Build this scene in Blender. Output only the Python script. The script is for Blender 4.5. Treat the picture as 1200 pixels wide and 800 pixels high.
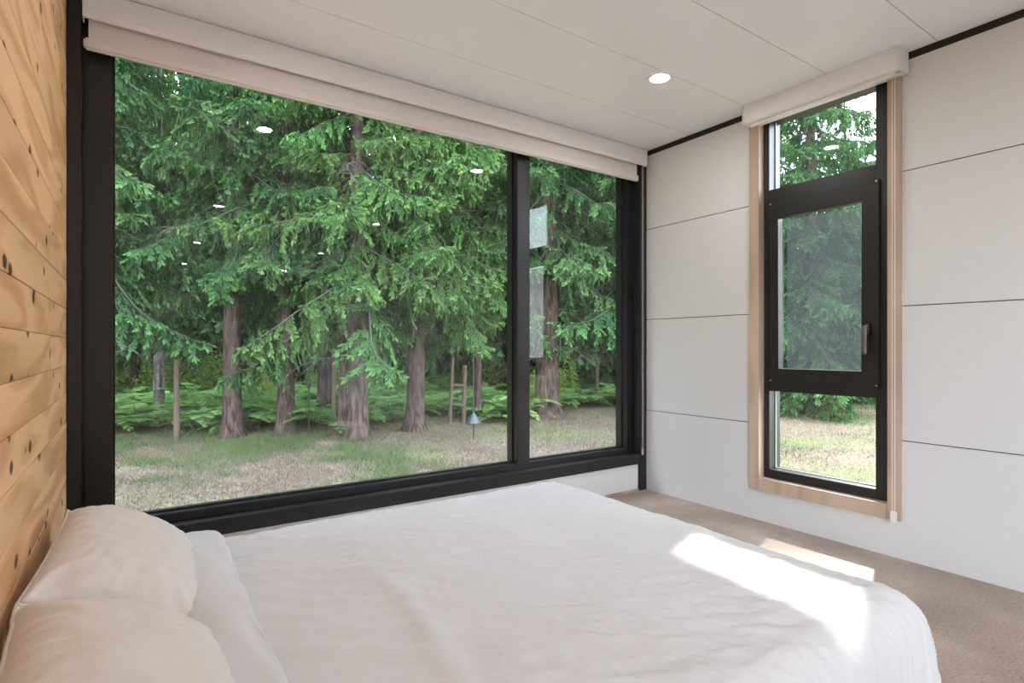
import bpy, bmesh, math, random
import numpy as np
from mathutils import Vector, Matrix, noise

# ------------------------------------------------------------------ scene, camera, light
for o in list(bpy.data.objects): bpy.data.objects.remove(o)
S = bpy.context.scene
COL = S.collection
random.seed(7); RNG = np.random.default_rng(7)

FPX, CX, HY = 655.0, 600.0, 407.0
YAW = math.atan(449 / FPX)
CAMZ = 1.0506
GROUND = -0.45
cam = bpy.data.objects.new('camera', bpy.data.cameras.new('camera')); COL.objects.link(cam)
cam.data.sensor_width = 36; cam.data.lens = FPX / 1200 * 36; cam.data.shift_y = 7 / 1200
cam.data.clip_start = 0.02; cam.data.clip_end = 500
cam.location = (0, 0, CAMZ); cam.rotation_euler = (math.pi / 2, 0, -YAW)
S.camera = cam
S.view_settings.view_transform = 'Standard'; S.view_settings.look = 'None'
S.view_settings.exposure = 1.1; S.view_settings.gamma = 1.0; S.view_settings.use_curve_mapping = False

w = bpy.data.worlds.new('sky'); S.world = w; w.use_nodes = True
nt = w.node_tree; N = nt.nodes; L = nt.links; N.clear()
out = N.new('ShaderNodeOutputWorld'); bg = N.new('ShaderNodeBackground'); L.new(bg.outputs[0], out.inputs[0])
tc = N.new('ShaderNodeTexCoord'); sep = N.new('ShaderNodeSeparateXYZ'); L.new(tc.outputs['Generated'], sep.inputs[0])
rmp = N.new('ShaderNodeValToRGB'); L.new(sep.outputs['Z'], rmp.inputs[0])
rmp.color_ramp.elements[0].position = 0.0; rmp.color_ramp.elements[0].color = (0.76, 0.86, 1.0, 1)
rmp.color_ramp.elements[1].position = 0.7; rmp.color_ramp.elements[1].color = (0.42, 0.60, 0.92, 1)
nz = N.new('ShaderNodeTexNoise'); nz.inputs['Scale'].default_value = 3.2; nz.inputs['Detail'].default_value = 6
L.new(tc.outputs['Generated'], nz.inputs['Vector'])
cr = N.new('ShaderNodeValToRGB'); L.new(nz.outputs['Fac'], cr.inputs[0])
cr.color_ramp.elements[0].position = 0.42; cr.color_ramp.elements[1].position = 0.60
mx = N.new('ShaderNodeMixRGB'); L.new(cr.outputs[0], mx.inputs[0]); L.new(rmp.outputs[0], mx.inputs[1]); mx.inputs[2].default_value = (0.93, 0.97, 1, 1)
L.new(mx.outputs[0], bg.inputs[0]); bg.inputs[1].default_value = 6.2

SUN_TRAVEL = Vector((-1, -0.385, -1.11)).normalized()
sun = bpy.data.objects.new('sun', bpy.data.lights.new('sun', 'SUN')); COL.objects.link(sun)
sun.data.energy = 7.0; sun.data.angle = math.radians(1.6); sun.data.color = (1.0, 0.97, 0.92)
sun.rotation_euler = SUN_TRAVEL.to_track_quat('-Z', 'Y').to_euler()
sun.location = (30, 14, 40)
LAMP_STRENGTH = 158.0

# ------------------------------------------------------------------ picture direction -> place
FW = Vector((math.sin(YAW), math.cos(YAW), 0)); RT = Vector((math.cos(YAW), -math.sin(YAW), 0))
def ray(px, py): return FW + RT * ((px - CX) / FPX) + Vector((0, 0, (HY - py) / FPX))
def gp(px, py, z=GROUND):
    d = ray(px, py); p = Vector((0, 0, CAMZ)) + d * ((z - CAMZ) / d.z); return p
def gd(px, depth):
    d = ray(px, HY); p = d * depth; p.z = GROUND; return p

# ------------------------------------------------------------------ materials
MATS = {}
def newmat(name):
    m = bpy.data.materials.new(name); m.use_nodes = True; MATS[name] = m
    return m, m.node_tree.nodes, m.node_tree.links, m.node_tree.nodes['Principled BSDF']
def plain(name, col, rough=0.5, metal=0.0, spec=0.5, bump=0.0, bscale=200, var=0.0):
    m, n, l, p = newmat(name)
    p.inputs['Base Color'].default_value = (*col, 1); p.inputs['Roughness'].default_value = rough
    p.inputs['Metallic'].default_value = metal; p.inputs['Specular IOR Level'].default_value = spec
    if bump or var:
        g = n.new('ShaderNodeNewGeometry'); t = n.new('ShaderNodeTexNoise'); t.inputs['Scale'].default_value = bscale; t.inputs['Detail'].default_value = 4
        l.new(g.outputs['Position'], t.inputs['Vector'])
        if bump:
            b = n.new('ShaderNodeBump'); b.inputs['Strength'].default_value = bump; b.inputs['Distance'].default_value = 0.002
            l.new(t.outputs['Fac'], b.inputs['Height']); l.new(b.outputs[0], p.inputs['Normal'])
        if var:
            r = n.new('ShaderNodeValToRGB'); l.new(t.outputs['Fac'], r.inputs[0])
            r.color_ramp.elements[0].position = .3; r.color_ramp.elements[1].position = .7
            r.color_ramp.elements[0].color = (*[c * (1 - var) for c in col], 1); r.color_ramp.elements[1].color = (*[min(1, c * (1 + var)) for c in col], 1)
            l.new(r.outputs[0], p.inputs['Base Color'])
    return m
def M(n): return MATS[n]

plain('panel_white', (0.67, 0.66, 0.656), 0.55, bump=0.05, bscale=60)
plain('ceiling_white', (0.91, 0.935, 0.965), 0.4)
plain('core_dark', (0.03, 0.028, 0.026), 0.8)
plain('seam_grey', (0.30, 0.28, 0.26), 0.8)
plain('wall_paint', (0.84, 0.83, 0.82), 0.6)
plain('frame_black', (0.0125, 0.0115, 0.012), 0.36, spec=0.5, bump=0.05, bscale=900)
plain('gasket_black', (0.006, 0.006, 0.006), 0.6)
plain('screw_steel', (0.5, 0.5, 0.5), 0.35, metal=1)
plain('casing_white', (0.84, 0.82, 0.81), 0.4)
plain('chain_white', (0.75, 0.72, 0.70), 0.35)
plain('chain_grey', (0.50, 0.48, 0.48), 0.35)
plain('handle_bronze', (0.20, 0.17, 0.15), 0.35, metal=0.7)
plain('lamp_trim', (0.85, 0.85, 0.84), 0.4)
plain('stone_grey', (0.22, 0.21, 0.20), 0.8, var=0.3, bscale=12)
plain('stake_wood', (0.085, 0.058, 0.036), 0.85, bump=0.4, bscale=80, var=0.3)
plain('pole_iron', (0.012, 0.012, 0.013), 0.5)
plain('baffle_metal', (0.05, 0.055, 0.06), 0.5, metal=0.3)
plain('blue_paint', (0.15, 0.20, 0.30), 0.6)
plain('dead_twig', (0.06, 0.046, 0.04), 0.9)
plain('mattress_white', (0.80, 0.77, 0.74), 0.85)
plain('roof_metal', (0.10, 0.10, 0.10), 0.6)
plain('platform_wood', (0.45, 0.30, 0.18), 0.6, var=0.15, bscale=8)

m, n, l, p = newmat('lamp_glow')
e = n.new('ShaderNodeEmission'); e.inputs[0].default_value = (1.0, 0.985, 0.97, 1); e.inputs[1].default_value = LAMP_STRENGTH
l.new(e.outputs[0], n['Material Output'].inputs[0])

def glass(name, tint, base):
    m, n, l, p = newmat(name); n.remove(p)
    lw = n.new('ShaderNodeLayerWeight'); lw.inputs[0].default_value = 0.5
    pw = n.new('ShaderNodeMath'); pw.operation = 'POWER'; pw.inputs[1].default_value = 5
    l.new(lw.outputs['Facing'], pw.inputs[0])
    ma = n.new('ShaderNodeMath'); ma.operation = 'MULTIPLY_ADD'; ma.inputs[1].default_value = 1 - base; ma.inputs[2].default_value = base
    l.new(pw.outputs[0], ma.inputs[0])
    t = n.new('ShaderNodeBsdfTransparent'); t.inputs[0].default_value = (*tint, 1)
    g = n.new('ShaderNodeBsdfGlossy'); g.inputs['Roughness'].default_value = 0.0
    mix = n.new('ShaderNodeMixShader'); l.new(ma.outputs[0], mix.inputs[0]); l.new(t.outputs[0], mix.inputs[1]); l.new(g.outputs[0], mix.inputs[2])
    l.new(mix.outputs[0], n['Material Output'].inputs[0])
glass('glass', (0.985, 0.995, 0.99), 0.028)

m, n, l, p = newmat('insect_mesh'); n.remove(p)
t = n.new('ShaderNodeBsdfTransparent'); d = n.new('ShaderNodeBsdfDiffuse'); d.inputs[0].default_value = (0.045, 0.048, 0.055, 1)
tr = n.new('ShaderNodeBsdfTranslucent'); tr.inputs[0].default_value = (0.07, 0.073, 0.082, 1)
ad = n.new('ShaderNodeMixShader'); ad.inputs[0].default_value = .5; l.new(d.outputs[0], ad.inputs[1]); l.new(tr.outputs[0], ad.inputs[2])
mix = n.new('ShaderNodeMixShader'); mix.inputs[0].default_value = 0.32
l.new(t.outputs[0], mix.inputs[1]); l.new(ad.outputs[0], mix.inputs[2]); l.new(mix.outputs[0], n['Material Output'].inputs[0])

# woven cloth / carpet
def cloth(name, col, col2, scale, bump, dist, rough=0.9, sheen=0.3):
    m, n, l, p = newmat(name)
    p.inputs['Roughness'].default_value = rough; p.inputs['Sheen Weight'].default_value = sheen; p.inputs['Specular IOR Level'].default_value = 0.15
    g = n.new('ShaderNodeNewGeometry')
    a = n.new('ShaderNodeTexNoise'); a.inputs['Scale'].default_value = 3; a.inputs['Detail'].default_value = 5; l.new(g.outputs['Position'], a.inputs['Vector'])
    b = n.new('ShaderNodeTexNoise'); b.inputs['Scale'].default_value = scale; b.inputs['Detail'].default_value = 2; l.new(g.outputs['Position'], b.inputs['Vector'])
    mm = n.new('ShaderNodeMath'); mm.operation = 'MULTIPLY_ADD'; mm.inputs[1].default_value = .5; l.new(a.outputs['Fac'], mm.inputs[0])
    m2 = n.new('ShaderNodeMath'); m2.operation = 'MULTIPLY'; m2.inputs[1].default_value = .5; l.new(b.outputs['Fac'], m2.inputs[0]); l.new(m2.outputs[0], mm.inputs[2])
    r = n.new('ShaderNodeValToRGB'); l.new(mm.outputs[0], r.inputs[0])
    r.color_ramp.elements[0].position = .36; r.color_ramp.elements[1].position = .64
    r.color_ramp.elements[0].color = (*col2, 1); r.color_ramp.elements[1].color = (*col, 1)
    l.new(r.outputs[0], p.inputs['Base Color'])
    bp = n.new('ShaderNodeBump'); bp.inputs['Strength'].default_value = bump; bp.inputs['Distance'].default_value = dist
    l.new(b.outputs['Fac'], bp.inputs['Height']); l.new(bp.outputs[0], p.inputs['Normal'])
cloth('linen', (0.685, 0.675, 0.69), (0.655, 0.645, 0.655), 260, 0.35, 0.002)
cloth('linen_pillow', (0.74, 0.685, 0.655), (0.71, 0.655, 0.62), 260, 0.3, 0.002)
cloth('shade_fabric', (0.76, 0.70, 0.67), (0.72, 0.665, 0.635), 400, 0.2, 0.001)
cloth('carpet', (0.49, 0.39, 0.33), (0.31, 0.235, 0.19), 110, 0.9, 0.008, sheen=0.1)

# wood (knotty planks / pale oak)
def wood(name, light, dark, knot, axis, ring=9.0, knots=True):
    m, n, l, p = newmat(name)
    p.inputs['Roughness'].default_value = 0.5; p.inputs['Specular IOR Level'].default_value = 0.3
    g = n.new('ShaderNodeNewGeometry'); oi = n.new('ShaderNodeObjectInfo')
    mu = n.new('ShaderNodeVectorMath'); mu.operation = 'MULTIPLY_ADD'
    cmb = n.new('ShaderNodeCombineXYZ')
    for i in range(3): l.new(oi.outputs['Random'], cmb.inputs[i])
    l.new(cmb.outputs[0], mu.inputs[0]); mu.inputs[1].default_value = (37, 53, 71); l.new(g.outputs['Position'], mu.inputs[2])
    def scaled(v):
        q = n.new('ShaderNodeVectorMath'); q.operation = 'MULTIPLY'; l.new(mu.outputs[0], q.inputs[0]); q.inputs[1].default_value = v; return q.outputs[0]
    def ax(along, across): v = [across] * 3; v[axis] = along; return v
    a = n.new('ShaderNodeTexNoise'); a.inputs['Scale'].default_value = 1; a.inputs['Detail'].default_value = 1.5; l.new(scaled(ax(1.0, 5.0)), a.inputs['Vector'])
    s = n.new('ShaderNodeMath'); s.operation = 'MULTIPLY'; s.inputs[1].default_value = ring * 6.28; l.new(a.outputs['Fac'], s.inputs[0])
    si = n.new('ShaderNodeMath'); si.operation = 'SINE'; l.new(s.outputs[0], si.inputs[0])
    f = n.new('ShaderNodeTexNoise'); f.inputs['Scale'].default_value = 1; f.inputs['Detail'].default_value = 4; l.new(scaled(ax(3, 110)), f.inputs['Vector'])
    sm = n.new('ShaderNodeMath'); sm.operation = 'MULTIPLY_ADD'; sm.inputs[1].default_value = .30; sm.inputs[2].default_value = .12; l.new(si.outputs[0], sm.inputs[0])
    fm = n.new('ShaderNodeMath'); fm.operation = 'MULTIPLY_ADD'; fm.inputs[1].default_value = .42; l.new(f.outputs['Fac'], fm.inputs[0]); l.new(sm.outputs[0], fm.inputs[2])
    r = n.new('ShaderNodeValToRGB'); l.new(fm.outputs[0], r.inputs[0])
    r.color_ramp.elements[0].position = .15; r.color_ramp.elements[1].position = .62
    r.color_ramp.elements[0].color = (*light, 1); r.color_ramp.elements[1].color = (*dark, 1)
    colr = r.outputs[0]
    big = n.new('ShaderNodeTexNoise'); big.inputs['Scale'].default_value = 1; big.inputs['Detail'].default_value = 1; l.new(scaled(ax(.7, 5)), big.inputs['Vector'])
    hs = n.new('ShaderNodeHueSaturation'); bv = n.new('ShaderNodeMapRange'); bv.inputs[1].default_value = .3; bv.inputs[2].default_value = .7; bv.inputs[3].default_value = .86; bv.inputs[4].default_value = 1.1
    l.new(big.outputs['Fac'], bv.inputs[0]); l.new(bv.outputs[0], hs.inputs['Value']); l.new(colr, hs.inputs['Color']); colr = hs.outputs[0]
    if knots:
        v = n.new('ShaderNodeTexVoronoi'); v.inputs['Scale'].default_value = 1; v.inputs['Randomness'].default_value = 1; l.new(scaled(ax(5.5, 8.5)), v.inputs['Vector'])
        kr = n.new('ShaderNodeValToRGB'); l.new(v.outputs['Distance'], kr.inputs[0])
        kr.color_ramp.elements[0].position = .10; kr.color_ramp.elements[0].color = (1, 1, 1, 1)
        kr.color_ramp.elements[1].position = .165; kr.color_ramp.elements[1].color = (0, 0, 0, 1)
        k = n.new('ShaderNodeMixRGB'); l.new(kr.outputs[0], k.inputs[0]); l.new(colr, k.inputs[1]); k.inputs[2].default_value = (*knot, 1); colr = k.outputs[0]
    l.new(colr, p.inputs['Base Color'])
    bp = n.new('ShaderNodeBump'); bp.inputs['Strength'].default_value = .15; bp.inputs['Distance'].default_value = .001
    l.new(f.outputs['Fac'], bp.inputs['Height']); l.new(bp.outputs[0], p.inputs['Normal'])
wood('cedar', (0.86, 0.52, 0.28), (0.67, 0.36, 0.17), (0.11, 0.042, 0.016), 1, ring=5.0)
wood('oak_trim', (0.54, 0.41, 0.315), (0.47, 0.345, 0.26), (0, 0, 0), 2, ring=4, knots=False)

# outdoor materials
def bark(name, c1, c2, scale=1.0):
    m, n, l, p = newmat(name); p.inputs['Roughness'].default_value = .95; p.inputs['Specular IOR Level'].default_value = .1
    g = n.new('ShaderNodeNewGeometry'); q = n.new('ShaderNodeVectorMath'); q.operation = 'MULTIPLY'; q.inputs[1].default_value = (22 * scale, 22 * scale, 5 * scale); l.new(g.outputs['Position'], q.inputs[0])
    t = n.new('ShaderNodeTexNoise'); t.inputs['Scale'].default_value = 1; t.inputs['Detail'].default_value = 6; l.new(q.outputs[0], t.inputs['Vector'])
    r = n.new('ShaderNodeValToRGB'); l.new(t.outputs['Fac'], r.inputs[0]); r.color_ramp.elements[0].position = .35; r.color_ramp.elements[1].position = .68
    r.color_ramp.elements[0].color = (*c1, 1); r.color_ramp.elements[1].color = (*c2, 1); l.new(r.outputs[0], p.inputs['Base Color'])
    b = n.new('ShaderNodeBump'); b.inputs['Strength'].default_value = .8; b.inputs['Distance'].default_value = .02; l.new(t.outputs['Fac'], b.inputs['Height']); l.new(b.outputs[0], p.inputs['Normal'])
bark('bark_brown', (0.028, 0.018, 0.015), (0.105, 0.075, 0.064))
bark('bark_dark', (0.022, 0.016, 0.014), (0.085, 0.066, 0.058))
bark('bark_pale', (0.05, 0.042, 0.04), (0.27, 0.25, 0.24), .6)

def leafmat(name, dark, light, trans=0.35, rough=.7, var=.25):
    m, n, l, p = newmat(name); p.inputs['Roughness'].default_value = rough; p.inputs['Specular IOR Level'].default_value = .15
    at = n.new('ShaderNodeAttribute'); at.attribute_name = 'tint'
    oi = n.new('ShaderNodeObjectInfo'); g = n.new('ShaderNodeNewGeometry')
    mixc = n.new('ShaderNodeMixRGB'); l.new(at.outputs['Fac'], mixc.inputs[0]); mixc.inputs[1].default_value = (*dark, 1); mixc.inputs[2].default_value = (*light, 1)
    hs = n.new('ShaderNodeHueSaturation'); mr = n.new('ShaderNodeMapRange'); mr.inputs[3].default_value = 1 - var; mr.inputs[4].default_value = 1 + var
    l.new(oi.outputs['Random'], mr.inputs[0]); l.new(mr.outputs[0], hs.inputs['Value']); l.new(mixc.outputs[0], hs.inputs['Color'])
    hr = n.new('ShaderNodeMapRange'); hr.inputs[3].default_value = .485; hr.inputs[4].default_value = .515
    q = n.new('ShaderNodeMath'); q.operation = 'MULTIPLY'; q.inputs[1].default_value = 7.31; l.new(oi.outputs['Random'], q.inputs[0])
    fr = n.new('ShaderNodeMath'); fr.operation = 'FRACT'; l.new(q.outputs[0], fr.inputs[0]); l.new(fr.outputs[0], hr.inputs[0]); l.new(hr.outputs[0], hs.inputs['Hue'])
    l.new(hs.outputs[0], p.inputs['Base Color'])
    t = n.new('ShaderNodeBsdfTranslucent'); l.new(hs.outputs[0], t.inputs[0])
    mix = n.new('ShaderNodeMixShader'); mix.inputs[0].default_value = trans; l.new(p.outputs[0], mix.inputs[1]); l.new(t.outputs[0], mix.inputs[2])
    l.new(mix.outputs[0], n['Material Output'].inputs[0])
leafmat('needles', (0.021, 0.056, 0.026), (0.135, 0.28, 0.085))
leafmat('needles_light', (0.032, 0.082, 0.026), (0.165, 0.31, 0.085))
leafmat('needles_far', (0.030, 0.070, 0.027), (0.12, 0.235, 0.07))
leafmat('fern_leaf', (0.085, 0.19, 0.05), (0.24, 0.42, 0.12), .45)
leafmat('shrub_leaf', (0.07, 0.14, 0.025), (0.26, 0.38, 0.07), .45)
leafmat('grass_green', (0.055, 0.09, 0.03), (0.135, 0.185, 0.07), .35, var=0)
leafmat('straw', (0.24, 0.185, 0.115), (0.44, 0.36, 0.24), .2, var=0)  # paler and warmer than grass_dry: the lawn's sunlight put into the colour
leafmat('grass_dry', (0.105, 0.08, 0.058), (0.225, 0.18, 0.138), .25, var=0)

m, n, l, p = newmat('soil'); p.inputs['Roughness'].default_value = 1; p.inputs['Specular IOR Level'].default_value = 0
g = n.new('ShaderNodeNewGeometry')
a = n.new('ShaderNodeTexNoise'); a.inputs['Scale'].default_value = .55; a.inputs['Detail'].default_value = 6; l.new(g.outputs['Position'], a.inputs['Vector'])
b = n.new('ShaderNodeTexNoise'); b.inputs['Scale'].default_value = 18; b.inputs['Detail'].default_value = 6; l.new(g.outputs['Position'], b.inputs['Vector'])
r1 = n.new('ShaderNodeValToRGB'); l.new(b.outputs['Fac'], r1.inputs[0]); r1.color_ramp.elements[0].position = .35; r1.color_ramp.elements[1].position = .65
r1.color_ramp.elements[0].color = (0.10, 0.066, 0.046, 1); r1.color_ramp.elements[1].color = (0.235, 0.18, 0.14, 1)
r2 = n.new('ShaderNodeValToRGB'); l.new(a.outputs['Fac'], r2.inputs[0]); r2.color_ramp.elements[0].position = .46; r2.color_ramp.elements[1].position = .66
r2.color_ramp.elements[0].color = (0, 0, 0, 1); r2.color_ramp.elements[1].color = (.8, .8, .8, 1)
mx2 = n.new('ShaderNodeMixRGB'); l.new(r2.outputs[0], mx2.inputs[0]); l.new(r1.outputs[0], mx2.inputs[1]); mx2.inputs[2].default_value = (0.13, 0.16, 0.06, 1)
l.new(mx2.outputs[0], p.inputs['Base Color'])
bp = n.new('ShaderNodeBump'); bp.inputs['Strength'].default_value = .6; bp.inputs['Distance'].default_value = .04; l.new(b.outputs['Fac'], bp.inputs['Height']); l.new(bp.outputs[0], p.inputs['Normal'])

# ------------------------------------------------------------------ mesh helpers
def link(name, me, mat=None, parent=None, loc=None):
    o = bpy.data.objects.new(name, me); COL.objects.link(o)
    if mat is not None and me is not None and not me.materials: me.materials.append(MATS[mat])
    if parent is not None: o.parent = parent
    if loc is not None: o.location = loc
    return o
def tag(o, label=None, cat=None, group=None, kind=None):
    if label: o['label'] = label
    if cat: o['category'] = cat
    if group: o['group'] = group
    if kind: o['kind'] = kind
    return o
def empty(name, loc=(0, 0, 0)):
    o = bpy.data.objects.new(name, None); COL.objects.link(o); o.location = loc; o.empty_display_size = .1; return o
class MB:
    def __init__(s): s.v = []; s.f = []
    def box(s, x0, x1, y0, y1, z0, z1):
        b = len(s.v); s.v += [(x, y, z) for x in (x0, x1) for y in (y0, y1) for z in (z0, z1)]
        s.f += [tuple(b + i for i in q) for q in ((0, 1, 3, 2), (4, 6, 7, 5), (0, 4, 5, 1), (2, 3, 7, 6), (0, 2, 6, 4), (1, 5, 7, 3))]; return s
    def prism(s, pts, axis, a0, a1):
        # polygon pts in the two other axes, extruded along axis
        b = len(s.v); k = len(pts)
        for a in (a0, a1):
            for (u, v) in pts:
                q = [u, v]; q.insert(axis, a); s.v.append(tuple(q))
        s.f.append(tuple(b + i for i in range(k))[::-1]); s.f.append(tuple(b + k + i for i in range(k)))
        for i in range(k):
            j = (i + 1) % k; s.f.append((b + i, b + j, b + k + j, b + k + i))
        return s
    def tube(s, pts, radii, seg=8, cap=True):
        pts = [Vector(p) for p in pts]; b = len(s.v); k = len(pts)
        if not hasattr(radii, '__len__'): radii = [radii] * k
        for i, p in enumerate(pts):
            d = (pts[min(i + 1, k - 1)] - pts[max(i - 1, 0)]).normalized()
            up = Vector((0, 0, 1)) if abs(d.z) < .9 else Vector((1, 0, 0))
            x = d.cross(up).normalized(); y = d.cross(x)
            for j in range(seg):
                a = 2 * math.pi * j / seg; s.v.append(tuple(p + (x * math.cos(a) + y * math.sin(a)) * radii[i]))
        for i in range(k - 1):
            for j in range(seg):
                j2 = (j + 1) % seg; s.f.append((b + i * seg + j, b + i * seg + j2, b + (i + 1) * seg + j2, b + (i + 1) * seg + j))
        if cap:
            s.f.append(tuple(b + j for j in range(seg))[::-1]); s.f.append(tuple(b + (k - 1) * seg + j for j in range(seg)))
        return s
    def lathe(s, prof, c, seg=32):
        # prof: (r, z) list; closed at axis where r == 0
        b = len(s.v)
        for (r, z) in prof:
            for j in range(seg):
                a = 2 * math.pi * j / seg; s.v.append((c[0] + r * math.cos(a), c[1] + r * math.sin(a), c[2] + z))
        for i in range(len(prof) - 1):
            for j in range(seg):
                j2 = (j + 1) % seg; s.f.append((b + i * seg + j, b + i * seg + j2, b + (i + 1) * seg + j2, b + (i + 1) * seg + j))
        return s
    def mesh(s, name, bevel=0, seg=2, smooth=False):
        me = bpy.data.meshes.new(name); me.from_pydata(s.v, [], s.f); me.update()
        bm = bmesh.new(); bm.from_mesh(me)
        bmesh.ops.remove_doubles(bm, verts=bm.verts, dist=1e-6)
        bmesh.ops.recalc_face_normals(bm, faces=bm.faces)
        if bevel: bmesh.ops.bevel(bm, geom=[e for e in bm.edges if e.calc_face_angle(0) > .3], offset=bevel, segments=seg, affect='EDGES', clamp_overlap=True)
        bm.to_mesh(me); bm.free()
        if smooth:
            for pl in me.polygons: pl.use_smooth = True
        return me
    def build(s, name, mat, parent=None, bevel=0, seg=2, smooth=False, loc=None):
        return link(name, s.mesh(name, bevel, seg, smooth), mat, parent, loc)
def B(*a): return MB().box(*a)

# ------------------------------------------------------------------ the room
WX, WY, LX, H, BACK = 3.164, 2.857, -0.206, 2.5, -7.6
DEEP = 0.20                     # wall thickness
fl = B(LX, WX, BACK, WY, -0.02, 0).build('floor', 'carpet'); tag(fl, 'beige woven carpet covering the whole floor', 'floor', kind='structure')
slab = B(LX - DEEP, WX + DEEP, BACK - DEEP, WY + DEEP, -0.30, -0.021).build('floor_slab', 'roof_metal'); tag(slab, 'dark slab under the carpet of the cabin', 'slab', kind='structure')

# ceiling: roof slab with eave added to block the sun + separate boards
ce = B(LX - DEEP, WX + DEEP, BACK - DEEP, WY + DEEP, H + 0.0125, H + 0.24).build('ceiling', 'core_dark'); tag(ce, 'white ceiling of wide panels with thin dark joints', 'ceiling', kind='structure')
rf_ = B(LX - DEEP - .1, WX + DEEP, BACK - DEEP - .3, 3.92, H + .2405, H + .36).build('roof', 'roof_metal'); tag(rf_, 'flat cabin roof with an added, unseen eave keeping sun out of the picture window', 'roof', kind='structure')
ys = [2.851, 2.451, 1.974, 1.501, 1.042]
while ys[-1] > BACK + .5: ys.append(ys[-1] - .47)
ys.append(BACK)
for a, b in zip(ys[:-1], ys[1:]):
    B(LX, WX - 0.004, b + .0018, a - .0018, H, H + .012).build('ceiling_panel', 'ceiling_white', ce)

# right wall: core with opening, panels
WIN_Y0, WIN_Y1, WIN_Z0, WIN_Z1 = 1.253, 1.945, 0.262, 2.44
wr = MB()
cx0, cx1 = WX + .012, WX + DEEP
wr.box(cx0, cx1, BACK, WIN_Y0 - .03, 0, H + .012); wr.box(cx0, cx1, WIN_Y1 + .03, WY + .02, 0, H + .012)
wr.box(cx0, cx1, WIN_Y0 - .03, WIN_Y1 + .03, 0, WIN_Z0 - .03); wr.box(cx0, cx1, WIN_Y0 - .03, WIN_Y1 + .03, WIN_Z1 + .02, H + .012)
wr = wr.build('wall_right', 'core_dark'); tag(wr, 'white panelled wall with the narrow window', 'wall', kind='structure')
rows = [0.0, .588, 1.256, 1.923, 2.468]
G = .0022
def panel(y0, y1, z0, z1): B(WX, WX + .0118, y0 + G, y1 - G, z0 + G, z1 - G).build('wall_panel', 'panel_white', wr, bevel=.0012, seg=1)
for i in range(4):
    z0, z1 = rows[i], rows[i + 1]
    if i == 0:
        pts = [(-1.6 + G, 0.0), (WY - .004, 0.0), (WY - .004, z1 - G), (WIN_Y1 + .03, z1 - G), (WIN_Y1 + .03, WIN_Z0 - .03), (WIN_Y0 - .03, WIN_Z0 - .03), (WIN_Y0 - .03, z1 - G), (-1.6 + G, z1 - G)]
        MB().prism(pts, 0, WX, WX + .0118).build('wall_panel', 'panel_white', wr)
    else:
        panel(WIN_Y1 + .03, WY - .002, z0, z1); panel(-1.6, WIN_Y0 - .03, z0, z1)
    panel(-4.6, -1.6, z0, z1); panel(BACK, -4.6, z0, z1)

# left wall: core, planks, an added window further back for more daylight
LW_Y0, LW_Y1, LW_Z0, LW_Z1 = -6.6, -1.1, 0.12, 2.30
lw = MB(); a0, a1 = LX - DEEP, LX - .018
lw.box(a0, a1, LW_Y1, WY + DEEP, 0, H + .012); lw.box(a0, a1, BACK, LW_Y0, 0, H + .012)
lw.box(a0, a1, LW_Y0, LW_Y1, 0, LW_Z0); lw.box(a0, a1, LW_Y0, LW_Y1, LW_Z1, H + .012)
lw = lw.build('wall_left', 'core_dark'); tag(lw, 'warm knotty cedar plank wall behind the pillows', 'wall', kind='structure')
PH = .1135; z = .977 - 9 * PH + .0
zs = []
zz = .977
while zz > 0: zz -= PH
while zz < H: zs.append((max(zz, 0), min(zz + PH, H))); zz += PH
rr = random.Random(5)
for (z0, z1) in zs:
    cut = rr.uniform(.0, 2.4) if rr.random() < .8 else None
    segs = [(LW_Y1 + .02, cut), (cut, WY + .15)] if cut else [(LW_Y1 + .02, WY + .15)]
    for (y0, y1) in segs:
        dx = rr.uniform(0, .0016)
        B(LX - .018, LX - dx, y0 + .0006, y1 - .0006, z0 + .0007, z1 - .0007).build('plank', 'cedar', lw, bevel=.0016, seg=1)
B(LX - .018, LX, BACK, LW_Y0 - .02, 0, H).build('lining_board', 'wall_paint', lw)

# back wall
bw = B(LX - DEEP, WX + DEEP, BACK - DEEP, BACK, 0, H + .012).build('wall_back', 'wall_paint'); tag(bw, 'plain white wall at the far end of the room', 'wall', kind='structure')

# window wall: low wall below the sill, header above
wf = MB(); wf.box(LX, WX, WY + .012, WY + DEEP, 0, .215); wf.box(LX, WX, WY + .03, WY + DEEP, 2.46, H + .012)
wf = wf.build('wall_front', 'wall_paint'); tag(wf, 'low white wall under the wide picture window', 'wall', kind='structure')
bb = B(LX, 3.088, WY - .004, WY + .012, 0, .014).build('baseboard_front', 'oak_trim', bevel=.002); tag(bb, 'thin wood strip along the foot of the low white wall', 'baseboard', kind='structure')

# ------------------------------------------------------------------ picture window
YF, YG = 2.925, 2.985
def xat(px, Y): d = ray(px, HY); return d.x / d.y * Y
def zat(px, py, Y): d = ray(px, py); return CAMZ + d.z / d.y * Y
gl0 = xat(132, YG); gl1 = xat(600, YG); gr0 = xat(621, YF); gr1 = xat(728, YG)
gz0, gz1 = .308, 2.40
w1 = empty('window_1', ((LX + WX) / 2, WY, .2)); tag(w1, 'wide black-framed picture window with a tall narrow side pane', 'window', kind='structure')
inv = Matrix.Translation(-w1.location)
def wpart(mb, name, mat, par=w1, bevel=.003, **k):
    o = mb.build(name, mat, None, bevel, **k); o.parent = par
    root = par
    while root.parent: root = root.parent
    o.matrix_parent_inverse = Matrix.Translation(-root.location) if par is root else Matrix.Identity(4)
    return o
FB, FT = .262, 2.44
fx0, fx1 = LX + .004, WX - .006
wpart(B(fx0, gl0, YF, YF + .12, FB, FT), 'frame_jamb', 'frame_black')
wpart(B(gr1, fx1, YF, YF + .12, FB, FT), 'frame_jamb', 'frame_black')
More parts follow.
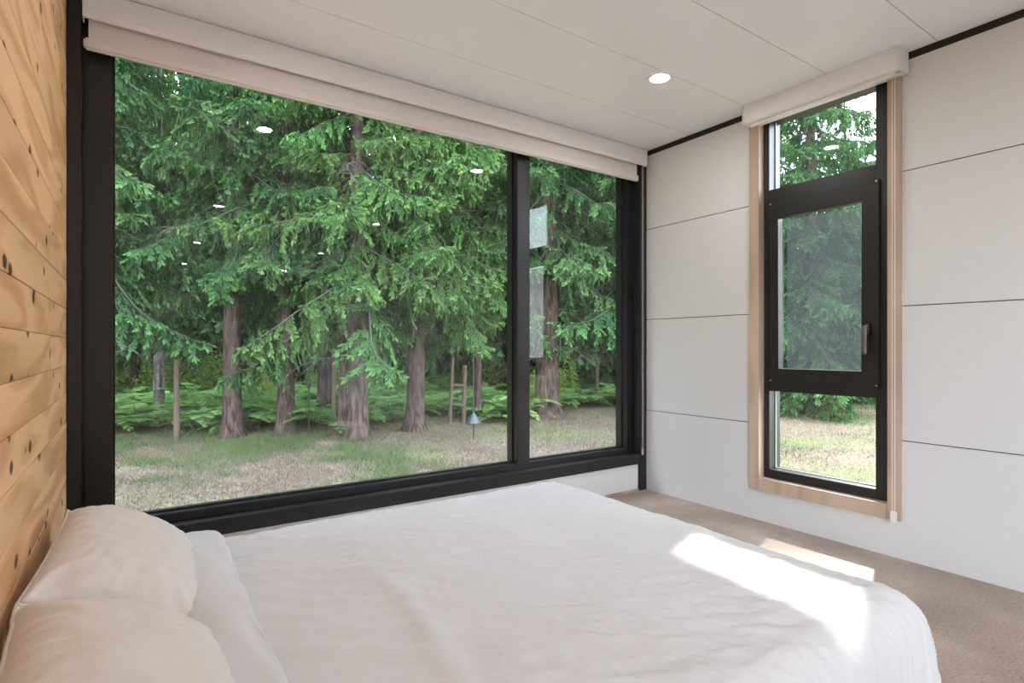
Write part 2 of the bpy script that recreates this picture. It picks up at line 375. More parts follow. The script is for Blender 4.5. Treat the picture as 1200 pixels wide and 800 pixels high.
wpart(B(gl1, gr0, YF, YF + .12, gz0, gz1), 'mullion', 'frame_black')
wpart(B(gl0, gr1, YF, YF + .12, FB, gz0), 'frame_sill', 'frame_black')
wpart(B(gl0, gr1, YF, YF + .12, gz1, FT), 'frame_head', 'frame_black')
# stepped inner lips of the frame
wpart(B(fx0 + .05, fx0 + .062, YF - .012, YF, FB, FT), 'frame_lip', 'frame_black', bevel=.002)
wpart(B(fx1 - .06, fx1 - .05, YF - .012, YF, FB, FT), 'frame_lip', 'frame_black', bevel=.002)
for (x0, x1) in ((gl0, gl1), (gr0, gr1)):
    g = MB(); t = .009; ya, yb = YG - .012, YG - .003
    g.box(x0, x0 + t, ya, yb, gz0, gz1); g.box(x1 - t, x1, ya, yb, gz0, gz1); g.box(x0 + t, x1 - t, ya, yb, gz0, gz0 + t); g.box(x0 + t, x1 - t, ya, yb, gz1 - t, gz1)
    wpart(g, 'gasket', 'gasket_black', bevel=0)
    wpart(B(x0, x1, YG, YG + .006, gz0, gz1), 'glass_pane', 'glass', bevel=0)
wpart(B(LX + .001, -.160, WY - .004, YF, 0, H - .004), 'post', 'frame_black')
wpart(B(3.090, WX - .001, WY - .004, YF, 0, H - .004), 'post', 'frame_black')
wpart(B(-.160, 3.090, WY - .004, YF - .001, .196, .268), 'sill_trim', 'frame_black')

# ------------------------------------------------------------------ narrow window in the right wall
XW, XF, XG, XB = 3.146, 3.200, 3.272, 3.322
w2 = empty('window_2', (WX, 1.6, .2)); tag(w2, 'narrow black-framed window of three stacked panes in a pale oak surround', 'window', kind='structure')
P2 = lambda mb, name, mat, par=w2, **k: wpart(mb, name, mat, par, **k)
oy0, oy1, oz0, oz1 = 1.193, 2.012, .188, 2.46
iy0, iy1, iz0 = 1.252, 1.948, .262
P2(B(XW, XF + .02, oy0, iy0, oz0, oz1), 'surround_board', 'oak_trim', bevel=.0015)
P2(B(XW, XF + .02, iy1, oy1, oz0, oz1), 'surround_board', 'oak_trim', bevel=.0015)
P2(B(XW, XF + .02, iy0, iy1, oz0, iz0), 'surround_board', 'oak_trim', bevel=.0015)
def yat(px, X): d = ray(px, HY); return d.y / d.x * X
def zatx(px, py, X): d = ray(px, py); return CAMZ + d.z / d.x * X
# fixed frame around top and bottom panes
ty0, ty1 = yat(1026, XF), yat(909, XG) ; by0, by1 = yat(1023, XF), yat(907, XG)
tz0, tz1 = zatx(1026, 197, XG), 2.425
bz0, bz1 = zatx(1023, 569, XG), zatx(1023, 466, XF)
yA, yB = iy0 + .002, iy1 - .002
P2(B(XF, XB, yA, ty0, iz0, 2.458), 'frame_jamb', 'frame_black')
P2(B(XF, XB, ty1, yB, iz0, 2.458), 'frame_jamb', 'frame_black')
P2(B(XF, XB, ty0, ty1, iz0, bz0), 'frame_sill', 'frame_black')
P2(B(XF, XB, ty0, ty1, tz1, 2.458), 'frame_head', 'frame_black')
sz0, sz1 = .842, 1.920
P2(B(XF, XB, ty0, ty1, bz1, sz0 + .03), 'transom', 'frame_black')
P2(B(XF, XB, ty0, ty1, sz1 - .03, tz0), 'transom', 'frame_black')
for (z0, z1) in ((tz0, tz1), (bz0, bz1)):
    P2(B(XG, XG + .006, ty0, ty1, z0, z1), 'glass_pane', 'glass', bevel=0)
    g = MB(); t = .006
    g.box(XG - .008, XG - .001, ty0, ty0 + t, z0, z1); g.box(XG - .008, XG - .001, ty1 - t, ty1, z0, z1); g.box(XG - .008, XG - .001, ty0 + t, ty1 - t, z0, z0 + t)
    P2(g, 'glazing_bead', 'chain_grey', bevel=0)
# opening sash, proud of the frame
sx0 = XF - .016
SY0, SY1 = yat(1030, sx0), yat(901, sx0)
sgy0, sgy1 = yat(1010, sx0), yat(919, XG - .02)
sgz0, sgz1 = .925, 1.822
sash = P2(B(sx0, XG - .012, SY0, sgy0, sz0, sz1), 'sash', 'frame_black')
me = MB(); me.box(sx0, XF + .04, SY0, sgy0, sz0, sz1); me.box(sx0, XF + .04, sgy1, SY1, sz0, sz1); me.box(sx0, XF + .04, sgy0, sgy1, sz0, sgz0); me.box(sx0, XF + .04, sgy0, sgy1, sgz1, sz1)
sash.data = me.mesh('sash', .003); sash.data.materials.append(MATS['frame_black'])
P2(B(XG - .03, XG - .024, sgy0, sgy1, sgz0, sgz1), 'glass_pane', 'glass', sash, bevel=0)
P2(B(XG + .012, XG + .013, sgy0, sgy1, sgz0, sgz1), 'insect_screen', 'insect_mesh', sash, bevel=0)
for (y, z) in ((SY1 - .012, sz1 - .01), (SY0 + .012, sz1 - .01), (SY1 - .012, sz0 + .012), (SY0 + .012, sz0 + .012)):
    P2(MB().tube([(sx0 - .004, y, z), (sx0 + .002, y, z)], .005, 10), 'screw', 'screw_steel', sash, bevel=0)
hy = yat(1017, sx0); hz = zatx(1016, 385, sx0)
hb = MB().box(sx0 - .012, sx0, hy - .016, hy + .016, hz - .035, hz + .03)
hnd = P2(hb, 'handle', 'handle_bronze', sash, bevel=.007)
gr = MB().tube([(sx0 - .008, hy, hz + .005), (sx0 - .035, hy, hz + .005)], .010, 12)
P2(gr, 'handle_neck', 'handle_bronze', None or sash, bevel=.002)
P2(B(sx0 - .046, sx0 - .030, hy - .011, hy + .013, hz - .135, hz + .018), 'handle_lever', 'handle_bronze', sash, bevel=.006, seg=3)

# unseen window added in the left wall behind the camera to let in daylight
w3 = empty('window_added', (LX, (LW_Y0 + LW_Y1) / 2, LW_Z0)); tag(w3, 'wide black-framed window added out of view beyond the cedar planks for extra daylight', 'window', kind='structure')
xa, xb = LX - .15, LX - .03
for (y0, y1) in ((LW_Y0, LW_Y0 + .06), (LW_Y1 - .06, LW_Y1), ((LW_Y0 + LW_Y1) / 2 - .04, (LW_Y0 + LW_Y1) / 2 + .04)):
    wpart(B(xa, xb, y0, y1, LW_Z0, LW_Z1), 'frame_jamb', 'frame_black', w3)
wpart(B(xa, xb, LW_Y0 + .06, LW_Y1 - .06, LW_Z0, LW_Z0 + .06), 'frame_sill', 'frame_black', w3)
wpart(B(xa, xb, LW_Y0 + .06, LW_Y1 - .06, LW_Z1 - .06, LW_Z1), 'frame_head', 'frame_black', w3)
wpart(B(LX - .1, LX - .094, LW_Y0 + .05, LW_Y1 - .05, LW_Z0 + .05, LW_Z1 - .05), 'glass_pane', 'glass', w3, bevel=0)

# ------------------------------------------------------------------ roller blinds
def chain_mb(x, y, z0, z1, gap, along, bead=.0028):
    mb = MB()
    def bd(c):
        a = [(bead * math.sin(t), -bead * math.cos(t)) for t in (0.01, 1.05, 2.1, 3.13)]
        mb.lathe(a, c, 5)
    n = int((z1 - z0) / .006)
    for i in range(n + 1):
        z = z0 + (z1 - z0) * i / n
        for s in (-1, 1):
            bd((x + (s * gap if along == 0 else 0), y + (s * gap if along == 1 else 0), z))
    for s in (-1, 1):
        p = (x + (s * gap if along == 0 else 0), y + (s * gap if along == 1 else 0))
        mb.tube([(p[0], p[1], z0), (p[0], p[1], z1)], .0009, 5)
    return mb

bl = empty('roller_blind', (1.47, WY, 2.39)); tag(bl, 'long cream roller blind rolled up in its casing over the wide picture window', 'blind')
bx0, bx1 = -.150, 3.135
prof = [(2.822, 2.5), (2.822, 2.405), (2.832, 2.388), (2.845, 2.388), (2.845, 2.480), (WY + .028, 2.480), (WY + .028, 2.5)]
prof = [(y, z - .004) for (y, z) in prof]
wpart(MB().prism(prof, 0, bx0, bx1), 'casing', 'casing_white', bl, bevel=.0015)
for x0, x1 in ((bx0 - .004, bx0), (bx1, bx1 + .004)):
    wpart(B(x0, x1, 2.820, WY + .028, 2.381, 2.4960), 'end_cap', 'casing_white', bl, bevel=.001)
wpart(MB().tube([(bx0 + .02, 2.890, 2.426), (bx1 - .06, 2.890, 2.426)], .027, 20), 'roller', 'shade_fabric', bl, bevel=0, smooth=False)
wpart(B(-.136, 3.072, 2.862, 2.8635, 2.272, 2.45), 'fabric', 'shade_fabric', bl, bevel=0)
wpart(B(-.152, 3.076, 2.844, 2.875, 2.266, 2.310), 'hem_bar', 'shade_fabric', bl, bevel=.007)
c = wpart(chain_mb(3.112, 2.842, .305, 2.40, .006, 0), 'bead_chain', 'chain_grey', bl, bevel=0)
wpart(B(3.103, 3.121, 2.838, 2.850, .262, .312), 'chain_weight', 'chain_grey', c, bevel=.003)
c.children[0].matrix_parent_inverse = Matrix.Identity(4)

b2 = empty('roller_blind', (WX, 1.575, 2.39)); tag(b2, 'short white roller blind casing above the narrow oak-trimmed window', 'blind')
prof = [(3.046, 2.4995), (3.046, 2.405), (3.056, 2.393), (WX - .003, 2.393), (WX - .003, 2.4995)]
prof = [(x, z) for (x, z) in prof]
mb = MB(); k = len(prof)
for yv in (1.172, 1.984):
    for (x, z) in prof: mb.v.append((x, yv, z))
mb.f = [tuple(range(k)), tuple(range(k, 2 * k))] + [(i, (i + 1) % k, k + (i + 1) % k, k + i) for i in range(k)]
wpart(mb, 'casing', 'casing_white', b2, bevel=.002)
wpart(B(3.044, WX - .003, 1.163, 1.172, 2.391, 2.4995), 'end_cap', 'casing_white', b2, bevel=.002)
wpart(B(3.044, WX - .003, 1.984, 1.993, 2.391, 2.4995), 'end_cap', 'casing_white', b2, bevel=.002)
wpart(B(3.085, 3.094, 1.20, 1.96, 2.378, 2.394), 'hem_bar', 'casing_white', b2, bevel=.002)
wpart(MB().tube([(3.09, 1.17, 2.402), (3.09, 1.19, 2.402)], .014, 16), 'chain_wheel', 'chain_grey', b2, bevel=0)
c = wpart(chain_mb(3.118, 1.213, .235, 2.40, .006, 1), 'bead_chain', 'chain_white', b2, bevel=0)
wpart(B(3.112, 3.126, 1.199, 1.227, .186, .242), 'chain_weight', 'chain_white', c, bevel=.003)

# ------------------------------------------------------------------ ceiling lamps
def lamp(x, y, label):
    r = empty('ceiling_downlight', (x, y, H)); tag(r, label, 'ceiling light', 'recessed ceiling downlights')
    MB().lathe([(.046, -.001), (.047, -.004), (.062, -.005), (.066, -.001), (.066, 0.0)], (0, 0, 0), 40).build('trim_ring', 'lamp_trim', r, smooth=True)
    MB().lathe([(.0005, -.0025), (.046, -.0025)], (0, 0, 0), 40).build('diffuser', 'lamp_glow', r)
lamp(2.355, 2.03, 'round lit downlight recessed in the white ceiling near the panelled wall')
for (x, y) in ((.745, 1.98), (.76, -.45), (2.40, -.35), (.78, -2.85), (2.42, -2.75), (.78, -5.2), (2.42, -5.2)):
    lamp(x, y, 'round lit downlight recessed in the white ceiling further back in the room')

# ------------------------------------------------------------------ bed
BX0, BX1, BY0, BY1 = -.19, 1.90, .63, 2.36
bed = empty('bed', ((BX0 + BX1) / 2, (BY0 + BY1) / 2, 0)); tag(bed, 'low platform bed with a mattress set against the cedar wall', 'bed')
wpart(B(BX0, BX1 - .06, BY0 + .05, BY1 - .05, 0.0, .12), 'platform', 'platform_wood', bed, bevel=.006)
wpart(B(BX0 + .005, BX1 - .03, BY0 + .03, BY1 - .03, .121, .282), 'mattress', 'mattress_white', bed, bevel=.05, seg=5, smooth=True)

def fbm(x, y, z=0.0, o=4): return noise.fractal(Vector((x, y, z)), 1.0, 2.0, o)
def grid_mesh(name, P, smooth=True):
    nu, nv = P.shape[:2]
    me = bpy.data.meshes.new(name)
    idx = np.arange(nu * nv).reshape(nu, nv)
    q = np.stack([idx[:-1, :-1], idx[1:, :-1], idx[1:, 1:], idx[:-1, 1:]], -1).reshape(-1, 4)
    me.from_pydata(P.reshape(-1, 3).tolist(), [], q.tolist()); me.update()
    if smooth:
        for pl in me.polygons: pl.use_smooth = True
    return me
TOP = .350
def duvet_point(u, v, wk=1.0):
    # u,v: cloth lying flat (u along the bed, v across); folds over far, near and foot edges
    R0 = .095
    ix1, iy0, iy1 = BX1 - R0, BY0 + R0, BY1 - R0
    du = max(u - ix1, 0.0); dv = (v - iy1) if v > iy1 else (v - iy0 if v < iy0 else 0.0)
    d = math.hypot(du, dv)
    bx, by = min(u, ix1), min(max(v, iy0), iy1)
    # crowned soft top with creases
    ex = max(0, min(1, (BX1 - u) / .5)); ey = max(0, min(1, min(v - BY0, BY1 - v) / .4))
    crown = .022 * (ex * (2 - ex)) * (ey * (2 - ey))
    a_, b_ = u * .86 - v * .5, u * .5 + v * .86
    wr = 0.0
    if wk:
        mask = .45 + max(0, min(1, .6 + fbm(u * 1.4, v * 1.4, 21, 2)))
        wr = .012 * fbm(u * 1.6, v * 1.6, 3, 3) + .006 * fbm(a_ * 2.4, b_ * 7.5, 8, 3)
        wr += mask * (.0042 * fbm(a_ * 7, b_ * 24, 1, 3) + .0030 * fbm(a_ * 17 + 2 * v, b_ * 52, 5, 2) + .0020 * fbm(u * 38, v * 44, 7, 2))
        sd_ = b_ + .06 * fbm(u * 2, v * 2, 11, 2)
        wr += .005 * max(0, math.sin(sd_ * 19)) ** 8 * max(0, fbm(u * 1.3, v * 1.3, 17, 2) + .25)
        wr += .012 * math.exp(-((u - .46 - .10 * v + .03 * fbm(v * 2, 1, 1, 2)) / .035) ** 2) * max(0, 1 - abs(v - 1.2) / .9)
    if d <= 0: return (u, v, TOP + crown + wr)
    nx, ny = du / d, dv / d
    r = R0; q = math.pi / 2 * r
    if d < q:
        a = d / r; h = r * math.sin(a); dz = r * (1 - math.cos(a))
    else:
        e = d - q; h = r + e * .04; dz = r + e * .998
    per = bx - by * 1.0 + math.atan2(ny, nx) * .35
    fold = wk * (math.sin(per * 17 + 2.0 * fbm(per * 1.5, 2, 0, 2)) * .6 + .7 * fbm(per * 7, dz * 2, 4, 3))
    amt = max(0, min(1, (d - .07) / .22)); corner = (abs(nx * ny) * 2) ** .5
    h += fold * amt * (.016 + .030 * corner) + corner * amt * .030
    fine = wk * .004 * fbm(per * 40, dz * 5, 9, 2) * (1 + 1.2 * corner)
    z = TOP + crown - dz + wr * .7
    h += fine * min(1, d / .05)
    return (bx + nx * h, by + ny * h, max(z, .008))
dv = empty('duvet', (1.0, 1.54, 0)); tag(dv, 'creased cream linen duvet draped over the bed', 'duvet')
us = np.concatenate([np.linspace(.15, BX1 - .095, 190), np.linspace(BX1 - .095, BX1 + .34, 75)[1:]])
vs = np.concatenate([np.linspace(BY0 - .32, BY0 + .095, 60), np.linspace(BY0 + .095, BY1 - .095, 150)[1:], np.linspace(BY1 - .095, BY1 + .32, 50)[1:]])
P = np.array([[duvet_point(u, v) for v in vs] for u in us])
o = link('cover', grid_mesh('cover', P), 'linen', dv); o.matrix_parent_inverse = Matrix.Translation(-dv.location)
# turned-back top edge: a flattened roll lying over the cover beside the pillows
prof = []
K = 28
for i in range(K):
    a = 2 * math.pi * i / K
    prof.append((math.copysign(abs(math.cos(a)) ** .7, math.cos(a)), math.copysign(abs(math.sin(a)) ** .8, math.sin(a))))
vv = np.concatenate([np.linspace(BY0 - .24, BY0 + .1, 36), np.linspace(BY0 + .1, BY1 - .1, 100)[1:], np.linspace(BY1 - .1, BY1 + .24, 36)[1:]])
rowsP = []
for v in vv:
    wid = .075 + .016 * fbm(v * 1.6, 3, 2, 2); cxr = .185 + .016 * fbm(v * 1.3, 9, 0, 2)
    rw = []
    base = duvet_point(.30, v, 0); b2p = duvet_point(.30, v + (.01 if v < 1.54 else -.01), 0)
    vec = Vector(base) - Vector(b2p); 
    if v > 1.54: vec = -vec
    nrm = Vector((1, 0, 0)).cross(vec).normalized()     # outward normal of the cover across its section
    if nrm.z < -.2 or (abs(nrm.z) <= .2 and nrm.y * (v - 1.54) < 0): nrm = -nrm
    for (a, b) in prof:
        th = .026 + .006 * fbm(v * 3, a, 1, 2)
        off = .016 + b * th * (1.0 if a < 0 else (1 - .55 * a)) + .006 * fbm(a * 1.2 + v * 2.5, v * 2.2, b, 2) + .0022 * fbm(a * 3 + v * 12, v * 9, b, 2)
        pnt = Vector((cxr + a * wid + .006 * fbm(v * 7, a * 2, 4, 2), base[1], base[2])) + nrm * off
        rw.append((pnt.x, pnt.y, max(pnt.z, .006)))
    rw.append(rw[0]); rowsP.append(rw)
o = link('turned_back_edge', grid_mesh('turned_back_edge', np.array(rowsP)), 'linen', dv); o.matrix_parent_inverse = Matrix.Translation(-dv.location)

# pillows
def pillow(label, loc, rot, seed, a=.192, b=.385, th=.112):
    n1, n2 = 70, 100
    r = empty('pillow', loc); r.rotation_euler = rot; tag(r, label, 'pillow', 'linen pillows on the bed')
    for_faces = []
    verts = []; faces = []
    for side in (1, -1):
        base = len(verts)
        for i in range(n1 + 1):
            for j in range(n2 + 1):
                u = -1 + 2 * i / n1; v = -1 + 2 * j / n2
                # pinched sides, pointed corners
                px = a * u * (1 - .10 * (1 - v * v) ** 1 * abs(u) ** 3 * -0 - .07 * (1 - abs(v) ** 2.2) * abs(u) ** 2 * 0.6)
                py = b * v * (1 - .06 * (1 - abs(u) ** 2.2) * abs(v) ** 2)
                hgt = th * ((1 - abs(u) ** 2.6) ** .52) * ((1 - abs(v) ** 3.2) ** .55) if abs(u) < 1 and abs(v) < 1 else 0
                edge = min(1 - abs(u), 1 - abs(v))
                cw = max(0, 1 - edge / .5)
                ang = math.atan2(v * b, u * a)
                wr = .007 * fbm(u * 2 + seed, v * 3, side, 3) + cw * .010 * fbm(ang * 5 + seed, edge * 1.2, side * 3, 3) * (1 if edge > 0 else 0)
                cr = max(0, abs(u * v) - .25) * .018 * math.sin(ang * 30 + 3 * fbm(u * 2, v * 2, seed, 2))
                damp = min(1, edge / .08)
                verts.append((px, py, side * (hgt + (wr + cr) * damp)))
        for i in range(n1):
            for j in range(n2):
                q = [base + i * (n2 + 1) + j, base + (i + 1) * (n2 + 1) + j, base + (i + 1) * (n2 + 1) + j + 1, base + i * (n2 + 1) + j + 1]
                faces.append(q if side == 1 else q[::-1])
    me = bpy.data.meshes.new('pillow_case'); me.from_pydata(verts, [], faces)
    bm = bmesh.new(); bm.from_mesh(me); bmesh.ops.remove_doubles(bm, verts=bm.verts, dist=1e-5); bm.to_mesh(me); bm.free()
    for pl in me.polygons: pl.use_smooth = True
    link('case', me, 'linen_pillow', r)
    # stitched flange along the edge
    pts = []
    def edgept(u, v):
        return (a * u * (1 - .042 * (1 - abs(v) ** 2.2) * abs(u) ** 2), b * v * (1 - .06 * (1 - abs(u) ** 2.2) * abs(v) ** 2))
    loop = [(1, -1 + 2 * k / 40) for k in range(40)] + [(1 - 2 * k / 30, 1) for k in range(30)] + [(-1, 1 - 2 * k / 40) for k in range(40)] + [(-1 + 2 * k / 30, -1) for k in range(30)]
    fv = []; ff = []
    for k, (u, v) in enumerate(loop):
        x, y = edgept(u, v); zoff = .003 * fbm(k * .31, seed, 0, 2)
        for (sc, zz) in ((.975, .004), (1.022, .0035), (1.022, -.0035), (.975, -.004)):
            fv.append((x * sc, y * sc, zz + zoff * (3 if sc > 1 else 1)))
    n = len(loop)
    for k in range(n):
        k2 = (k + 1) % n
        for c_ in range(4): ff.append((k * 4 + c_, k2 * 4 + c_, k2 * 4 + (c_ + 1) % 4, k * 4 + (c_ + 1) % 4))
    fm = bpy.data.meshes.new('flange'); fm.from_pydata(fv, [], ff)
    for pl in fm.polygons: pl.use_smooth = True
    link('flange', fm, 'linen_pillow', r)
    return r
pillow('cream linen pillow leaning on the cedar wall beside the picture window', (-.008, 1.90, .430), (0, math.radians(30), math.radians(-2)), 1.3)
pillow('cream linen pillow lying next to the other pillow, away from the window', (-.006, 1.12, .434), (0, math.radians(28), math.radians(2)), 8.1, th=.12)

# ------------------------------------------------------------------ outdoors: ground
def gz(x, y):
    return GROUND + .05 * noise.noise(Vector((x * .25, y * .25, 0))) + .03 * noise.noise(Vector((x * .9, y * .9, 5)))
xs = np.concatenate([np.linspace(-70, -12, 15), np.linspace(-10, 24, 120), np.linspace(27, 80, 14)])
yy = np.concatenate([np.linspace(-60, -10, 14), np.linspace(-8, 24, 110), np.linspace(27, 80, 14)])
gv = np.array([[(x, y, gz(x, y)) for y in yy] for x in xs])
go = link('ground', grid_mesh('ground', gv), 'soil'); tag(go, 'dry leaf-strewn ground running from the cabin into the woods', 'ground', kind='structure')

def tri_mesh(name, V, F, tint):
    me = bpy.data.meshes.new(name); V = np.asarray(V, np.float32); F = np.asarray(F, np.int32)
    k = F.shape[1]
    me.vertices.add(len(V)); me.vertices.foreach_set('co', V.ravel())
    me.loops.add(F.size); me.loops.foreach_set('vertex_index', F.ravel())
    me.polygons.add(len(F)); me.polygons.foreach_set('loop_start', np.arange(0, F.size, k, dtype=np.int32)); me.polygons.foreach_set('loop_total', np.full(len(F), k, np.int32))
    at = me.attributes.new('tint', 'FLOAT', 'POINT'); at.data.foreach_set('value', np.asarray(tint, np.float32))
    me.update(); me.validate(); return me
def nrmz(a): return a / np.maximum(np.linalg.norm(a, axis=-1, keepdims=True), 1e-9)
def kites(P, D, Ln, W, t0, t1, cross=True):
    """slender needle sprays: one or two crossed blunt blades for each twig"""
    n = len(P); D = nrmz(D); up = np.tile([0, 0, 1.], (n, 1)) + RNG.normal(0, .3, (n, 3))
    X = nrmz(np.cross(D, up)); Z = np.cross(X, D)
    Vs = []; Fs = []; Ts = []; b = 0; l = Ln[:, None]; h = W[:, None] * .5
    for ax in ((X, Z) if cross else (X,)):
        v = np.stack([P, P + D * l * .3 + ax * h * .8, P + D * l * .78 + ax * h, P + D * l, P + D * l * .78 - ax * h, P + D * l * .3 - ax * h * .8], 1)
        Vs.append(v.reshape(-1, 3)); Fs.append(np.arange(6 * n).reshape(n, 6) + b); b += 6 * n
        ta = t0 * .7 + t1 * .3; tb = t0 * .25 + t1 * .75
        Ts.append(np.stack([t0, ta, tb, t1, tb, ta], 1).ravel())
    return np.concatenate(Vs), np.concatenate(Fs), np.concatenate(Ts)

def branch_twigs(rng, L=2.0, step=.095, tstep=.042, tl=.098, tw=.026, blen=.60, droop=1.0):
    """one conifer bough along +X from the origin: returns twig arrays and the wood curve"""
    ns = 24; s = np.linspace(0, 1, ns); ph = rng.uniform(0, 6, 3)
    zc = -.26 * L * droop * s ** 1.5 + .17 * L * s ** 3.5 + .03 * L * np.sin(s * 7 + ph[0]) * s
    yc = .10 * L * np.sin(s * 4 + ph[1]) * s
    curve = np.stack([s * L * .95, yc, zc], 1)
    P = []; D = []; Ln = []; W = []; T0 = []; T1 = []
    def put(p, d, l, w, a, b): P.append(p); D.append(d); Ln.append(l); W.append(w); T0.append(a); T1.append(b)
    t = .16; side = 1
    while t < 1.0:
        k = t * (ns - 1); i = min(int(k), ns - 2); fr = k - i
        p = curve[i] * (1 - fr) + curve[i + 1] * fr; ax = nrmz(curve[i + 1] - curve[i])
        for side in (-1, 1):
            if rng.random() < .18: continue
            prof = (1.0 - t) ** .7 * min(1, (t + .05) / .3) + .16
            bl_ = blen * prof * rng.uniform(.45, 1.35)
            d = ax * rng.uniform(.35, 1.1) + np.array([0, side * rng.uniform(.4, 1.0), rng.normal(-.22, .30)])
            d = d / np.linalg.norm(d); light = rng.uniform(-.14, .16)
            nn = max(2, int(bl_ / tstep)); q = p.copy(); dd = d.copy(); grav = .10 * droop * rng.uniform(.3, 1.9)
            for j in range(nn):
                dd = dd + np.array([0, 0, -grav * (1 if j < nn * .6 else -.3)]) + rng.normal(0, .05, 3); dd /= np.linalg.norm(dd)
                q0 = q; q = q + dd * (bl_ / nn); fr2 = (j + 1) / nn
                sd = np.cross(dd, [0, 0, 1.]); sd /= max(np.linalg.norm(sd), 1e-6)
                for s2 in (-1, 1):
                    if rng.random() < .14: continue
                    tdir = dd * rng.uniform(.5, 1.1) + sd * s2 * rng.uniform(.3, .9) + np.array([0, 0, rng.uniform(-.75, .25)])
                    e = .04 + .40 * fr2 + .16 * t + light + rng.uniform(-.08, .08)
                    put(q, tdir, tl * rng.uniform(.55, 1.35) * (1 - .3 * fr2), tw * rng.uniform(.75, 1.25), max(0, e * .5), min(1, max(0, e + .30)))
                if rng.random() < .6: put(q, dd * .35 + np.array([0, 0, -.95]) + rng.normal(0, .12, 3), tl * rng.uniform(.8, 2.6), tw * .75, .0, .30)
                put(q0, dd, bl_ / nn * 1.3, tw * .8, .05, .2 + .3 * fr2)
            for _ in range(2): put(q, dd + rng.normal(0, .3, 3), tl * rng.uniform(.8, 1.2), tw * 1.1, .45 + light, min(1, .95 + light))
        t += step / L * rng.uniform(.6, 1.4)
    return [np.array(a) for a in (P, D, Ln, W, T0, T1)], curve
def stick(curve, r0, seg=5):
    n = len(curve); mb = MB(); mb.tube(curve[::3], list(np.linspace(r0, r0 * .2, len(curve[::3]))), seg, cap=False)
    return np.array(mb.v), np.array(mb.f)

def poly_mesh(name, V, faces, tint):
    """faces: list of (n,k) index arrays with differing k"""
    me = bpy.data.meshes.new(name); V = np.asarray(V, np.float32); me.vertices.add(len(V)); me.vertices.foreach_set('co', V.ravel())
    idx = np.concatenate([f.ravel() for f in faces]).astype(np.int32); tot = np.concatenate([np.full(len(f), f.shape[1], np.int32) for f in faces])
    me.loops.add(len(idx)); me.loops.foreach_set('vertex_index', idx)
    me.polygons.add(len(tot)); me.polygons.foreach_set('loop_start', np.concatenate([[0], np.cumsum(tot)[:-1]]).astype(np.int32)); me.polygons.foreach_set('loop_total', tot)
    at = me.attributes.new('tint', 'FLOAT', 'POINT'); at.data.foreach_set('value', np.asarray(tint, np.float32))
    me.update(); me.validate(); return me
BOUGHS = []
for k in range(8):
    rng = np.random.default_rng(100 + k)
    arr, curve = branch_twigs(rng, droop=[.5, .9, 1.3, .7, 1.0, 1.5, 1.1, .8][k])
    V, F, T = kites(*arr)
    sv, sf = stick(curve, .018)
    me = poly_mesh('bough', np.concatenate([V, sv]), [F, sf + len(V)], np.concatenate([T, np.zeros(len(sv))]))
    me.materials.append(M('needles')); me.materials.append(M('dead_twig'))
    mi = np.zeros(len(F) + len(sf), np.int32); mi[len(F):] = 1; me.polygons.foreach_set('material_index', mi)
    BOUGHS.append(me)
BOUGHS_LIGHT = []
for me in BOUGHS:
    c = me.copy(); c.materials[0] = M('needles_light'); BOUGHS_LIGHT.append(c)
# bare twiggy boughs low on the trunks
DEAD = []
for k in range(3):
    rng = random.Random(300 + k); mb = MB()
    n = 12; c = [Vector((1.6 * i / n, .12 * math.sin(i * .5 + k), -.9 * (i / n) ** 2 * (0.4 + .3 * k) + .15 * (i / n))) for i in range(n + 1)]
    mb.tube(c, [.013 * (1 - .85 * i / n) for i in range(n + 1)], 5, cap=False)
    for i in range(3, n):
        for s_ in (-1, 1):
            d = Vector((rng.uniform(.3, .8), s_ * rng.uniform(.3, .8), rng.uniform(-.7, .1))).normalized(); l_ = rng.uniform(.15, .5)
            mb.tube([c[i], c[i] + d * l_ * .5, c[i] + d * l_ + Vector((0, 0, -.06))], [.005, .0035, .0015], 4, cap=False)
    me = mb.mesh('dead_bough'); me.materials.append(M('dead_twig')); DEAD.append(me)

def trunk_mesh(rad, h, lean=(0, 0), seed=0, mat='bark_brown'):
    mb = MB(); pts = []; rs = []
    zs_ = [-.25, 0, .12, .3, .6, 1.0, 1.5, 2.2, 3, 4, 5.5, 7, 9, 11, 13]
    zs_ = [z for z in zs_ if z < h] + [h]
    for z in zs_:
        wob = .03 * noise.noise(Vector((z * .5, seed, 0)))
        pts.append((lean[0] * z + wob, lean[1] * z + .03 * noise.noise(Vector((z * .5, seed, 9))), z))
        rs.append(max(.012, rad * (1 - .93 * z / h) * (1 + .55 * math.exp(-max(z, 0) / .16))))
    seg = 14; mb.tube(pts, rs, seg)
    me = mb.mesh('trunk', smooth=True)
    for v in me.vertices:
        c = v.co; a = math.atan2(c.y - lean[1] * c.z, c.x - lean[0] * c.z)
        k = 1 + .07 * noise.noise(Vector((math.cos(a) * 2.5, math.sin(a) * 2.5, c.z * 1.2 + seed)))
        c.x *= k; c.y *= k
    me.materials.append(M(mat)); return me

